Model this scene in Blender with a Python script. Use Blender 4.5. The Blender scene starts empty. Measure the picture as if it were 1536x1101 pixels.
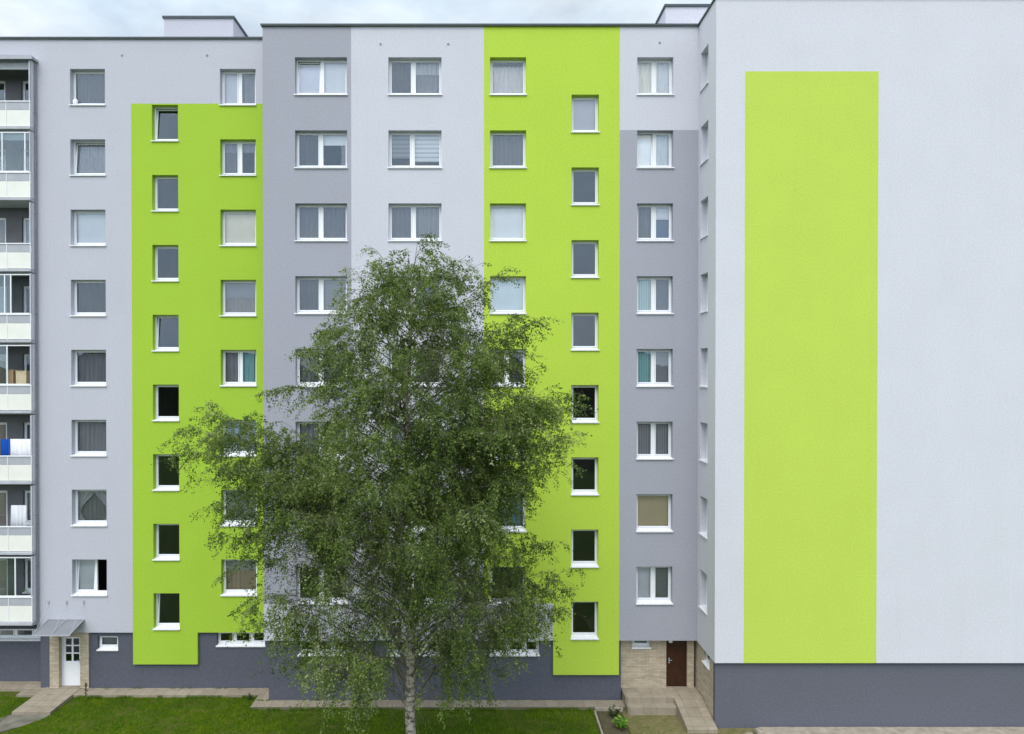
import bpy, math, random
import numpy as np
from mathutils import Vector, Matrix

SC = bpy.context.scene
COL = SC.collection
R = math.radians
rng = random.Random(11)
nrng = np.random.default_rng(5)

# ------------------------------------------------------------------ materials
def new_mat(name):
    m = bpy.data.materials.new(name); m.use_nodes = True
    nt = m.node_tree
    return m, nt, nt.nodes['Principled BSDF']

def N(nt, typ, **kw):
    n = nt.nodes.new(typ)
    for k, v in kw.items():
        if k in n.inputs.keys(): n.inputs[k].default_value = v
        else: setattr(n, k, v)
    return n

def mixcol(nt, fac, a, b, blend='MIX'):
    n = nt.nodes.new('ShaderNodeMix'); n.data_type = 'RGBA'; n.blend_type = blend
    def put(sock, v):
        if hasattr(v, 'is_linked') or hasattr(v, 'links'): nt.links.new(v, sock)
        elif isinstance(v, (int, float)): sock.default_value = v
        else: sock.default_value = (*v[:3], 1)
    put(n.inputs[0], fac); put(n.inputs[6], a); put(n.inputs[7], b)
    return n.outputs[2]

def ramp(nt, src, p0, p1, c0=(0, 0, 0), c1=(1, 1, 1)):
    r = nt.nodes.new('ShaderNodeValToRGB')
    r.color_ramp.elements[0].position = p0; r.color_ramp.elements[1].position = p1
    r.color_ramp.elements[0].color = (*c0, 1); r.color_ramp.elements[1].color = (*c1, 1)
    nt.links.new(src, r.inputs[0]); return r.outputs[0]

def coords(nt, scale=(1, 1, 1)):
    tc = nt.nodes.new('ShaderNodeTexCoord'); mp = nt.nodes.new('ShaderNodeMapping')
    mp.inputs['Scale'].default_value = scale
    nt.links.new(tc.outputs['Object'], mp.inputs[0]); return mp.outputs[0]

def noise(nt, co, scale, detail=4, rough=.55):
    n = N(nt, 'ShaderNodeTexNoise', Scale=scale, Detail=detail, Roughness=rough)
    nt.links.new(co, n.inputs['Vector']); return n.outputs[0]

def bump(nt, h, bs, strength, dist):
    b = N(nt, 'ShaderNodeBump', Strength=strength, Distance=dist)
    nt.links.new(h, b.inputs['Height']); nt.links.new(b.outputs[0], bs.inputs['Normal'])

def sc3(c, k): return tuple(min(1, v*k) for v in c)

def plaster(name, c, grain=.11):
    m, nt, bs = new_mat(name)
    co = coords(nt)
    fine = noise(nt, co, 15, 4, .8); big = noise(nt, co, .55, 5, .6)
    streak = noise(nt, coords(nt, (2.6, 2.6, .16)), 1.0, 4, .6)
    a = mixcol(nt, ramp(nt, fine, .3, .7), sc3(c, 1-grain), sc3(c, 1+grain))
    a = mixcol(nt, ramp(nt, big, .35, .7), a, mixcol(nt, 1.0, a, (.965, .965, .96), 'MULTIPLY'))
    a = mixcol(nt, ramp(nt, streak, .55, .8), a, mixcol(nt, 1.0, a, (.978, .978, .972), 'MULTIPLY'))
    nt.links.new(a, bs.inputs['Base Color'])
    bs.inputs['Roughness'].default_value = .9
    bs.inputs['Specular IOR Level'].default_value = .2
    bump(nt, noise(nt, co, 45, 2, .7), bs, .55, .012)
    return m

def simple(name, c, rough=.5, var=.08, scale=6, spec=.4, metal=0, bumps=None):
    m, nt, bs = new_mat(name)
    co = coords(nt)
    a = mixcol(nt, ramp(nt, noise(nt, co, scale), .3, .7), sc3(c, 1-var), sc3(c, 1+var))
    nt.links.new(a, bs.inputs['Base Color'])
    bs.inputs['Roughness'].default_value = rough
    bs.inputs['Specular IOR Level'].default_value = spec
    bs.inputs['Metallic'].default_value = metal
    if bumps: bump(nt, noise(nt, co, bumps[0], 5), bs, bumps[1], bumps[2])
    return m

def fabric(name, c, folds=28, amt=.10):
    m, nt, bs = new_mat(name)
    co = coords(nt, (1, 1, .04))
    a = mixcol(nt, ramp(nt, noise(nt, co, folds, 3, .6), .3, .7), sc3(c, 1-amt), sc3(c, 1+amt))
    b = mixcol(nt, ramp(nt, noise(nt, coords(nt), 3.1, 4), .35, .75), a, mixcol(nt, 1.0, a, (.9, .9, .9), 'MULTIPLY'))
    nt.links.new(b, bs.inputs['Base Color'])
    bs.inputs['Roughness'].default_value = .95; bs.inputs['Specular IOR Level'].default_value = .1
    return m

def slats(name, c, pitch=.05, dark=.72, vertical=False):
    m, nt, bs = new_mat(name)
    co = coords(nt)
    w = N(nt, 'ShaderNodeTexWave', Scale=.314/pitch, Distortion=.15)
    w.wave_type = 'BANDS'; w.bands_direction = 'X' if vertical else 'Z'
    nt.links.new(co, w.inputs['Vector'])
    a = mixcol(nt, ramp(nt, w.outputs[0], .05, .45), sc3(c, dark), c)
    nt.links.new(a, bs.inputs['Base Color']); bs.inputs['Roughness'].default_value = .7
    return m

def glass_mat(name, refl=.17, rough=.0, tint=(.93, .97, .96), wav=.5):
    m = bpy.data.materials.new(name); m.use_nodes = True
    nt = m.node_tree; nt.nodes.clear()
    out = nt.nodes.new('ShaderNodeOutputMaterial'); mx = nt.nodes.new('ShaderNodeMixShader')
    tr = nt.nodes.new('ShaderNodeBsdfTransparent'); tr.inputs[0].default_value = (*tint, 1)
    gl = nt.nodes.new('ShaderNodeBsdfGlossy'); gl.inputs['Roughness'].default_value = rough
    gl.inputs[0].default_value = (.76, .87, 1, 1)
    lw = N(nt, 'ShaderNodeLayerWeight', Blend=.25)
    mr = N(nt, 'ShaderNodeMapRange'); mr.inputs['To Min'].default_value = refl; mr.inputs['To Max'].default_value = 1
    nt.links.new(lw.outputs['Fresnel'], mr.inputs[0])
    bp = N(nt, 'ShaderNodeBump', Strength=wav, Distance=.0015)
    tc = nt.nodes.new('ShaderNodeTexCoord')
    nt.links.new(noise(nt, tc.outputs['Object'], 1.6, 2), bp.inputs['Height'])
    nt.links.new(bp.outputs[0], gl.inputs['Normal'])
    nt.links.new(mr.outputs[0], mx.inputs[0]); nt.links.new(tr.outputs[0], mx.inputs[1]); nt.links.new(gl.outputs[0], mx.inputs[2])
    nt.links.new(mx.outputs[0], out.inputs[0])
    return m

def brickish(name, c1, c2, mortar, bw, bh, flat=False, msize=.012, bumpd=.012):
    m, nt, bs = new_mat(name)
    tc = nt.nodes.new('ShaderNodeTexCoord'); sp = nt.nodes.new('ShaderNodeSeparateXYZ')
    nt.links.new(tc.outputs['Object'], sp.inputs[0])
    cb = nt.nodes.new('ShaderNodeCombineXYZ')
    if flat:
        nt.links.new(sp.outputs[0], cb.inputs[0]); nt.links.new(sp.outputs[1], cb.inputs[1])
    else:
        ad = N(nt, 'ShaderNodeMath', operation='ADD')
        nt.links.new(sp.outputs[0], ad.inputs[0]); nt.links.new(sp.outputs[1], ad.inputs[1])
        nt.links.new(ad.outputs[0], cb.inputs[0]); nt.links.new(sp.outputs[2], cb.inputs[1])
    b = nt.nodes.new('ShaderNodeTexBrick')
    b.inputs['Scale'].default_value = 1; b.inputs['Brick Width'].default_value = bw; b.inputs['Row Height'].default_value = bh
    b.inputs['Mortar Size'].default_value = msize; b.inputs['Mortar Smooth'].default_value = .3
    b.inputs['Color1'].default_value = (*c1, 1); b.inputs['Color2'].default_value = (*c2, 1); b.inputs['Mortar'].default_value = (*mortar, 1)
    if flat: b.offset = 0.0
    nt.links.new(cb.outputs[0], b.inputs[0])
    n1 = noise(nt, tc.outputs['Object'], 3.5, 6, .65)
    a = mixcol(nt, ramp(nt, n1, .3, .75), b.outputs[0], mixcol(nt, 1.0, b.outputs[0], (.72, .70, .66), 'MULTIPLY'))
    nt.links.new(a, bs.inputs['Base Color']); bs.inputs['Roughness'].default_value = .9
    inv = N(nt, 'ShaderNodeMath', operation='SUBTRACT'); inv.inputs[0].default_value = 1
    nt.links.new(b.outputs['Fac'], inv.inputs[1])
    hh = N(nt, 'ShaderNodeMath', operation='MULTIPLY_ADD'); hh.inputs[1].default_value = .5
    nt.links.new(noise(nt, tc.outputs['Object'], 22, 4), hh.inputs[0]); nt.links.new(inv.outputs[0], hh.inputs[2])
    bump(nt, hh.outputs[0], bs, .8, bumpd)
    return m

M = {}
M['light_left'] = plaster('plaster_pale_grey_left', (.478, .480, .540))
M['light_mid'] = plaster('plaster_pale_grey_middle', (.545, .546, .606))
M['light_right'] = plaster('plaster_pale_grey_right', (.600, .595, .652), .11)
M['grey'] = plaster('plaster_mid_grey', (.345, .348, .402))
M['plinth'] = plaster('plaster_dark_plinth', (.095, .100, .128), .18)
M['plinth_right'] = plaster('plaster_slate_plinth', (.118, .122, .152), .18)
M['green_left'] = plaster('plaster_green_left', (.338, .510, .046))
M['green_mid'] = plaster('plaster_green_middle', (.422, .580, .064))
M['green_right'] = plaster('plaster_green_right', (.475, .605, .092), .10)
M['white'] = simple('white_pvc', (.78, .79, .82), .35, .03)
M['sill'] = simple('white_sill', (.74, .74, .76), .4, .07, 9)
M['coping'] = simple('metal_coping', (.040, .056, .064), .6, .2, 3, .5)
M['glass'] = glass_mat('window_glass', .038, .0, (.99, .99, .99))
M['glass_open'] = glass_mat('balcony_glass', .045)
M['canopy'] = simple('smoky_canopy_sheet', (.20, .205, .225), .45, .06, 2, .3)
M['steel'] = simple('grey_steel', (.36, .37, .41), .45, .1, 8, .5)
M['pipe'] = simple('downpipe_paint', (.20, .21, .24), .5, .15, 5)
M['panel'] = simple('cream_balcony_panel', (.74, .73, .68), .55, .04, 2)
M['band'] = simple('grey_frosted_band', (.38, .39, .43), .4, .06, 3)
M['slab'] = simple('balcony_concrete', (.42, .43, .47), .85, .1, 3)
M['interior'] = simple('room_plaster', (.16, .15, .14), .9, .15, 1)
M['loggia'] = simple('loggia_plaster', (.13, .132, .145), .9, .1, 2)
M['door_brown'] = simple('brown_door_varnish', (.040, .014, .007), .35, .25, 5)
M['dark_metal'] = simple('dark_fittings', (.03, .03, .035), .4)
M['stone'] = brickish('beige_stone_cladding', (.60, .515, .40), (.45, .38, .285), (.33, .28, .21), .30, .06, False, .006)
M['tiles'] = brickish('pinkish_paving_slabs', (.34, .29, .225), (.27, .23, .175), (.17, .145, .105), .5, .5, True, .006)
M['concrete'] = simple('rough_concrete', (.30, .26, .21), .9, .25, 3, .2, 0, (14, .5, .02))
M['asphalt'] = simple('worn_asphalt', (.145, .135, .11), .9, .3, 2.5, .2, 0, (40, .5, .01))
M['moss'] = None

def ground_mat(name, cols, scales):
    m, nt, bs = new_mat(name); co = coords(nt)
    a = mixcol(nt, ramp(nt, noise(nt, co, scales[0], 6, .65), .35, .65), cols[0], cols[1])
    a = mixcol(nt, ramp(nt, noise(nt, co, scales[1], 5, .7), .45, .7), a, cols[2])
    nt.links.new(a, bs.inputs['Base Color']); bs.inputs['Roughness'].default_value = .95
    bs.inputs['Specular IOR Level'].default_value = .1
    bump(nt, noise(nt, co, 30, 4), bs, .8, .02); return m
M['moss'] = ground_mat('mossy_soil', [(.16, .135, .065), (.10, .11, .025), (.20, .17, .10)], (2.5, 7))
M['soil'] = ground_mat('garden_soil', [(.10, .08, .05), (.06, .055, .03), (.14, .12, .08)], (6, 15))
M['turf'] = ground_mat('turf', [(.042, .076, .005), (.066, .092, .007), (.105, .090, .03)], (1.2, 5))
M['meadow'] = ground_mat('meadow_grass', [(.045, .085, .010), (.065, .105, .015), (.085, .085, .03)], (.3, 1.3))
M['far_green'] = ground_mat('far_woodland', [(.010, .016, .006), (.016, .024, .008), (.010, .012, .006)], (.05, .2))

def leaf_mat(name, cols, trans=.48):
    m = bpy.data.materials.new(name); m.use_nodes = True
    nt = m.node_tree; bs = nt.nodes['Principled BSDF']; out = nt.nodes['Material Output']
    at = nt.nodes.new('ShaderNodeAttribute'); at.attribute_name = 'tint'
    r = nt.nodes.new('ShaderNodeValToRGB')
    el = r.color_ramp.elements
    el[0].color = (*cols[0], 1); el[1].color = (*cols[-1], 1)
    for i, c in enumerate(cols[1:-1]):
        e = el.new((i+1)/(len(cols)-1)); e.color = (*c, 1)
    nt.links.new(at.outputs['Fac'], r.inputs[0])
    nt.links.new(r.outputs[0], bs.inputs['Base Color'])
    bs.inputs['Roughness'].default_value = .5; bs.inputs['Specular IOR Level'].default_value = .3
    tl = nt.nodes.new('ShaderNodeBsdfTranslucent'); nt.links.new(r.outputs[0], tl.inputs[0])
    mx = nt.nodes.new('ShaderNodeMixShader'); mx.inputs[0].default_value = trans
    nt.links.new(bs.outputs[0], mx.inputs[1]); nt.links.new(tl.outputs[0], mx.inputs[2])
    nt.links.new(mx.outputs[0], out.inputs[0]); return m
M['leaf'] = leaf_mat('birch_leaves', [(.042, .080, .010), (.095, .160, .024), (.165, .245, .045), (.26, .32, .09), (.38, .42, .22)])
M['blade'] = leaf_mat('grass_blades', [(.032, .086, .001), (.082, .190, .001), (.150, .265, .001), (.29, .29, .02)], .25)
M['hosta'] = leaf_mat('bright_leaves', [(.10, .24, .02), (.16, .34, .03), (.22, .40, .05)], .3)
M['darkleaf'] = leaf_mat('dull_leaves', [(.03, .05, .012), (.05, .075, .02), (.08, .085, .03)], .2)

def bark(name, light, dark, lo, hi):
    m, nt, bs = new_mat(name)
    n1 = noise(nt, coords(nt, (5, 5, 9)), 1.0, 6, .7)
    n2 = noise(nt, coords(nt, (2, 2, 30)), 1.0, 3, .6)
    a = mixcol(nt, ramp(nt, n1, lo, hi), dark, light)
    a = mixcol(nt, ramp(nt, n2, .60, .68), a, sc3(dark, 1.3))
    nt.links.new(a, bs.inputs['Base Color']); bs.inputs['Roughness'].default_value = .85
    bump(nt, n1, bs, .6, .02); return m
M['bark'] = bark('birch_bark', (.46, .41, .36), (.05, .04, .03), .42, .53)
M['limb'] = bark('birch_limb_bark', (.15, .135, .10), (.055, .055, .035), .35, .65)

# ------------------------------------------------------------------ mesh builder
class MB:
    def __init__(s): s.v = []; s.f = []; s.mi = []
    def quad(s, a, b, c, d, mi=0):
        n = len(s.v); s.v += [tuple(a), tuple(b), tuple(c), tuple(d)]; s.f.append((n, n+1, n+2, n+3)); s.mi.append(mi)
    def poly(s, pts, mi=0):
        n = len(s.v); s.v += [tuple(p) for p in pts]; s.f.append(tuple(range(n, n+len(pts)))); s.mi.append(mi)
    def box(s, x0, x1, y0, y1, z0, z1, mi=0):
        n = len(s.v)
        s.v += [(x0, y0, z0), (x1, y0, z0), (x1, y1, z0), (x0, y1, z0), (x0, y0, z1), (x1, y0, z1), (x1, y1, z1), (x0, y1, z1)]
        for q in ((0, 3, 2, 1), (4, 5, 6, 7), (0, 1, 5, 4), (1, 2, 6, 5), (2, 3, 7, 6), (3, 0, 4, 7)):
            s.f.append(tuple(n+i for i in q)); s.mi.append(mi)
        return s
    def prism(s, poly, axis, a, b, mi=0):
        # poly in the two other axes, extruded along axis from a to b
        def P(p, t):
            return {'x': (t, p[0], p[1]), 'y': (p[0], t, p[1]), 'z': (p[0], p[1], t)}[axis]
        n = len(s.v); k = len(poly)
        s.v += [P(p, a) for p in poly] + [P(p, b) for p in poly]
        s.f.append(tuple(range(n, n+k))[::-1]); s.f.append(tuple(range(n+k, n+2*k))); s.mi += [mi, mi]
        for i in range(k):
            j = (i+1) % k; s.f.append((n+i, n+j, n+k+j, n+k+i)); s.mi.append(mi)
        return s
    def tube(s, pts, rad, seg=8, mi=0, cap=True):
        pts = [Vector(p) for p in pts]
        if not hasattr(rad, '__len__'): rad = [rad]*len(pts)
        n0 = len(s.v); up = Vector((.3, .2, 1)).normalized(); prev = None
        for i, p in enumerate(pts):
            t = (pts[min(i+1, len(pts)-1)]-pts[max(i-1, 0)])
            t = t.normalized() if t.length > 1e-9 else Vector((0, 0, 1))
            if prev is None:
                a = t.cross(Vector((0, 1, 0)) if abs(t.y) < .9 else Vector((1, 0, 0))).normalized()
            else:
                a = (prev-t*prev.dot(t)); a = a.normalized() if a.length > 1e-6 else t.orthogonal().normalized()
            prev = a; b = t.cross(a)
            for k in range(seg):
                an = 2*math.pi*k/seg
                q = p+(a*math.cos(an)+b*math.sin(an))*rad[i]; s.v.append((q.x, q.y, q.z))
        for i in range(len(pts)-1):
            for k in range(seg):
                k2 = (k+1) % seg
                s.f.append((n0+i*seg+k, n0+i*seg+k2, n0+(i+1)*seg+k2, n0+(i+1)*seg+k)); s.mi.append(mi)
        if cap:
            s.f.append(tuple(n0+k for k in range(seg))[::-1]); s.mi.append(mi)
            e = n0+(len(pts)-1)*seg; s.f.append(tuple(e+k for k in range(seg))); s.mi.append(mi)
        return s
    def build(s, name, mat, parent=None, loc=(0, 0, 0), rz=0, smooth=False, bevel=0, world=False):
        me = bpy.data.meshes.new(name)
        off = Vector((0, 0, 0))
        if world and parent is not None: off = world_loc(parent)
        me.from_pydata([(x-off.x, y-off.y, z-off.z) for x, y, z in s.v] if world else s.v, [], s.f)
        for mm in (mat if isinstance(mat, (list, tuple)) else [mat]): me.materials.append(mm)
        if any(s.mi): me.polygons.foreach_set('material_index', s.mi)
        if smooth: me.polygons.foreach_set('use_smooth', [True]*len(s.f))
        me.update()
        o = bpy.data.objects.new(name, me); COL.objects.link(o)
        o.location = loc; o.rotation_euler = (0, 0, rz)
        if parent is not None: o.parent = parent
        if bevel:
            b = o.modifiers.new('edge', 'BEVEL'); b.width = bevel; b.segments = 2; b.limit_method = 'ANGLE'
        return o

def world_loc(o):
    p = Vector((0, 0, 0))
    while o is not None: p += Vector(o.location); o = o.parent
    return p

def tag(o, label=None, cat=None, group=None, kind=None):
    if label: o['label'] = label
    if cat: o['category'] = cat
    if group: o['group'] = group
    if kind: o['kind'] = kind
    return o

def empty(name, loc, label, cat, group=None):
    o = bpy.data.objects.new(name, None); COL.objects.link(o); o.location = loc; o.empty_display_size = .5
    return tag(o, label, cat, group)

# ------------------------------------------------------------------ facade with openings
def facade(parent, zones, openings, P, ret=.14, bare=()):
    """zones: (part name, material, [rects u0,u1,w0,w1]); openings: (u0,u1,w0,w1,depth); P maps (u, depth, w) to the world"""
    us = sorted({round(v, 4) for _, _, rs in zones for r in rs for v in r[:2]} | {round(v, 4) for o in openings for v in o[:2]})
    ws = sorted({round(v, 4) for _, _, rs in zones for r in rs for v in r[2:4]} | {round(v, 4) for o in openings for v in o[2:4]})
    nu, nw = len(us)-1, len(ws)-1
    zone = [[-1]*nw for _ in range(nu)]; dep = [[ret]*nw for _ in range(nu)]
    for i in range(nu):
        for j in range(nw):
            u = (us[i]+us[i+1])/2; w = (ws[j]+ws[j+1])/2
            op = next((o for o in openings if o[0] < u < o[1] and o[2] < w < o[3]), None)
            if op: dep[i][j] = op[4]; continue
            for k, (_, _, rs) in enumerate(zones):
                if any(r[0] < u < r[1] and r[2] < w < r[3] for r in rs): zone[i][j] = k; break
    mbs = [MB() for _ in zones]
    for i in range(nu):
        for j in range(nw):
            k = zone[i][j]
            if k < 0: continue
            u0, u1, w0, w1 = us[i], us[i+1], ws[j], ws[j+1]; mb = mbs[k]
            mb.quad(P(u0, 0, w0), P(u1, 0, w0), P(u1, 0, w1), P(u0, 0, w1))
            for di, dj, a, b in ((-1, 0, (u0, w0), (u0, w1)), (1, 0, (u1, w1), (u1, w0)), (0, -1, (u1, w0), (u0, w0)), (0, 1, (u0, w1), (u1, w1))):
                ii, jj = i+di, j+dj
                ins = 0 <= ii < nu and 0 <= jj < nw
                if not ins and (di, dj) in bare: continue
                if ins and zone[ii][jj] >= 0: continue
                d = dep[ii][jj] if ins else ret
                mb.quad(P(a[0], 0, a[1]), P(b[0], 0, b[1]), P(b[0], d, b[1]), P(a[0], d, a[1]))
    out = []
    for (nm, mat, _), mb in zip(zones, mbs):
        if mb.f: out.append(mb.build(nm, mat, parent, world=True))
    return out

# ------------------------------------------------------------------ windows
FAB = {}
def fab(kind, c):
    key = (kind, c)
    if key not in FAB:
        if kind == 'sheer': FAB[key] = fabric('curtain_fabric', c)
        elif kind == 'lace': FAB[key] = fabric('lace_fabric', c, 60, .3)
        elif kind == 'blind': FAB[key] = simple('roller_blind_cloth', c, .9, .04, 2, .1)
        elif kind == 'slat': FAB[key] = slats('venetian_slats', c)
        elif kind == 'zebra': FAB[key] = slats('striped_blind', c, .17, .6)
        elif kind == 'vert': FAB[key] = slats('vertical_slats', c, .09, .65, True)
    return FAB[key]

def curtain_mesh(u0, u1, w0, w1, y, wavy):
    mb = MB(); n = max(2, int((u1-u0)*40)) if wavy else 1
    ph = rng.random()*6
    pr = None
    for i in range(n+1):
        u = u0+(u1-u0)*i/n
        d = y+(.018*math.sin(u*34+ph)+.008*math.sin(u*71+ph*2)) if wavy else y
        cur = ((u, d, w0), (u, d, w1))
        if pr: mb.quad(pr[0], cur[0], cur[1], pr[1])
        pr = cur
    return mb

def drape_mesh(u0, u1, w0, w1, y, side):
    """a tied drape: full width at the top, gathered to one side a third of the way up"""
    mb = MB(); nw, nn = 10, 14; W = u1-u0
    for j in range(nw):
        rows = []
        for t in (j/nw, (j+1)/nw):
            s = 1-t    # 0 top
            wd = W*(1-.78*math.sin(min(1, s/.72)*math.pi/2)**1.6) if s < .72 else W*(.22+.25*(s-.72)/.28)
            rows.append([(u0+wd*i/nn if side < 0 else u1-wd*i/nn, y+.02*math.sin(i*1.9), w0+(w1-w0)*t) for i in range(nn+1)])
        for i in range(nn):
            mb.quad(rows[0][i], rows[0][i+1], rows[1][i+1], rows[1][i])
    return mb

def window(parent, u0, u1, w0, w1, base, depth, rz=0, sashes=1, split=.48, tilt=(), dress=(), frame=.05, sash_w=.05, opened=(), sillmat='sill'):
    """local x along the wall from u0, y into the wall from the facade plane, z up from w0.  base: world point of (u0, facade, w0)"""
    W, H = u1-u0, w1-w0
    pl = world_loc(parent)
    loc = Vector(base)-pl
    f = MB(); y0, y1 = depth, depth+.075; sl = .055
    f.box(-.03, frame, y0, y1, sl-.06, H+.03); f.box(W-frame, W+.03, y0, y1, sl-.06, H+.03)
    f.box(frame, W-frame, y0, y1, sl-.06, sl+frame); f.box(frame, W-frame, y0, y1, H-frame, H+.03)
    bays = [(frame, W-frame)]
    if sashes == 2:
        c = W*split; f.box(c-.045, c+.045, y0, y1, sl+frame, H-frame)
        bays = [(frame, c-.045), (c+.045, W-frame)]
    if sashes == 3:
        f.box(W*.34-.04, W*.34+.04, y0, y1, sl+frame, H-frame); f.box(W*.70-.04, W*.70+.04, y0, y1, sl+frame, H-frame)
        bays = [(frame, W*.34-.04), (W*.34+.04, W*.70-.04), (W*.70+.04, W-frame)]
    win = f.build('window', M['white'], parent, loc, rz, bevel=.006)
    zb, zt = sl+frame, H-frame
    for i, (a, b) in enumerate(bays):
        s = MB(); sw = sash_w; h = zt-zb
        g = .004
        s.box(a+g, a+sw, -.014, .05, g, h-g); s.box(b-sw, b-g, -.014, .05, g, h-g)
        s.box(a+sw, b-sw, -.014, .05, g, sw); s.box(a+sw, b-sw, -.014, .05, h-sw, h-g)
        if i in opened: continue
        so = s.build('sash', M['white'], win, (0, y0, zb), bevel=.005)
        p = MB(); p.box(a+sw-.004, b-sw+.004, .012, .018, sw-.004, h-sw+.004)
        po = p.build('pane', M['glass'], win, (0, y0, zb)); po.rotation_euler = (R(rng.gauss(0, .35)), 0, R(rng.gauss(0, .25)))
        if i in tilt:
            for o in (so, po): o.rotation_euler = (-R(5), 0, 0); o.location = (0, y0+.004, zb)
    # sill: sloping sheet with a turned-down nose
    s = MB()
    s.prism([(-.05, -.028), (-.05, .012), (depth-.002, .052), (depth-.002, .020), (-.022, .0), (-.022, -.028)], 'x', -.0, W)
    s.box(-.028, -.0005, -.05, -.004, -.028, .022); s.box(W+.0005, W+.028, -.05, -.004, -.028, .022)
    s.build('sill', M[sillmat], win)
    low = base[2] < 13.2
    for d in dress:
        kind, c, a, b, lo, hi = d[:6]
        if low and max(c) < .35: c = tuple(round(v*1.75+.02, 3) for v in c)     # paler colour makes up for missing sky reflection in the lower panes
        bay = None
        x0, x1 = -.04+(W+.08)*a, -.04+(W+.08)*b
        z0, z1 = zb-.05+(zt-zb+.1)*lo, zb-.05+(zt-zb+.1)*hi
        yy = depth+.135 if kind in ('sheer', 'lace', 'drape') else depth+.115
        if len(d) > 6: yy += d[6]
        if kind == 'drape':
            mid = (x0+x1)/2
            for sd, q0, q1 in ((-1, x0, mid+.12), (1, mid-.12, x1)):
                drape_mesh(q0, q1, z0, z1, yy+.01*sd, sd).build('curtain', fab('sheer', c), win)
        else:
            nm = 'curtain' if kind in ('sheer', 'lace') else 'blind'
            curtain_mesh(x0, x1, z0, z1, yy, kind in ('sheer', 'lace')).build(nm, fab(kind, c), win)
    return win

def rooms(parent, x0, x1, y0, y1, floors, parts, mat=None, slabs=True):
    """the rooms behind the windows: back wall, storey slabs, cross walls"""
    mb = MB()
    mb.box(x0, x1, y1, y1+.1, floors[0]-2.6, floors[-1]+2.8)
    for z in ([floors[0]-2.6]+list(floors)+[floors[-1]+2.75] if slabs else []): mb.box(x0, x1, y0, y1-.001, z-.12, z)
    for x in parts: mb.box(x-.06, x+.06, y0+.001, y1-.002, floors[0]-2.55, floors[-1]+2.6)
    return mb.build('interior', mat or M['interior'], parent, world=True)

ROWT = [24.80-2.8*k for k in range(8)]      # tops of the flat windows
ROWS = [23.37-2.79*k for k in range(8)]     # tops of the stair windows
WH = 1.44; DEP = .24
FLOORS = sorted(round(z-WH-.9, 3) for z in ROWT)
ROOF = 26.02

g1 = (.10, .10, .108); g2 = (.165, .165, .178); g3 = (.28, .28, .305); wh = (.86, .86, .89); dk = (.05, .048, .05)
cream = (.85, .77, .60); tea = (.16, .30, .30); brn = (.22, .17, .12); sky_b = (.10, .16, .26)
FULL = (0, 1, 0, 1)
def full(kind, c): return [(kind, c, 0, 1, 0, 1)]

# ================================================================== LEFT BUILDING
YL = 1.03
left = empty('apartment_building', (-15.2, YL, 0), 'long pale grey wing set back behind white fronted balconies, with a white six-pane door', 'apartment building')
PL = lambda u, d, w: (u, YL+d, w)
XL0, XL1 = -17.72, -8.36
cols = {'a': (-16.35, -14.96), 's': (-13.09, -12.05), 'c': (-10.37, -8.95)}
ops = []
for k in range(8):
    ops.append((*cols['a'], ROWT[k]-WH, ROWT[k], DEP)); ops.append((*cols['c'], ROWT[k]-WH, ROWT[k], DEP))
    ops.append((*cols['s'], ROWS[k]-1.44, ROWS[k], DEP))
GT = 23.42
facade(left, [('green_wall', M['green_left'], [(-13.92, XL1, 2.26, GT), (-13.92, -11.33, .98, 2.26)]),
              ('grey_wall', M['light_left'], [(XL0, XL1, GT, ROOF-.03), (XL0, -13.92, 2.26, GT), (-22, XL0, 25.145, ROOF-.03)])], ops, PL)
# plinth with the basement windows and entrance
PP = lambda u, d, w: (u, YL+.11+d, w)
bops = [(-15.40, -14.58, 1.52, 2.08, .14), (-10.60, -8.66, 1.68, 2.24, .16), (-17.28, -15.75, -.4, 2.62, .02)]
facade(left, [('plinth', M['plinth'], [(-17.70, -16.5, -.3, 2.33)]), ('plinth', M['plinth'], [(-16.5, -8.3, -.3, 2.33)])], bops, PP, .3)
window(left, -15.40, -14.58, 1.52, 2.08, (-15.40, YL+.11, 1.52), .14, dress=[('vert', (.07, .08, .08), 0, 1, 0, 1)])
window(left, -10.60, -8.66, 1.68, 2.24, (-10.60, YL+.11, 1.68), .16, sashes=3)
# side and back shell, roof
sh = MB()
sh.box(XL0, XL0+.2, YL+.141, 12, 2.2, ROOF-.031); sh.box(-22, -8.5, 11.8, 12, 0, ROOF-.031)
sh.box(XL0-.0, -8.4, YL+.2, 11.8, ROOF-.4, ROOF-.06)
sh.box(-22, XL0-.001, 1.92, 11.8, ROOF-.4, ROOF-.06)
sh.build('shell', M['light_left'], left, world=True)
cp = MB()
cp.box(-22, -8.37, YL-.05, YL+.35, ROOF-.03, ROOF+.03); cp.box(-22, -8.37, YL-.065, YL-.05, ROOF-.045, ROOF+.03)
cp.build('roof_coping', M['coping'], left, world=True)
rooms(left, -17.4, -13.8, YL+.5, 4.5, FLOORS, [-13.86])
rooms(left, -13.79, -11.41, YL+.5, 6.5, FLOORS, [-13.72, -11.48], None, False)
rooms(left, -11.4, -8.5, YL+.5, 4.5, FLOORS, [-11.33])

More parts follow.
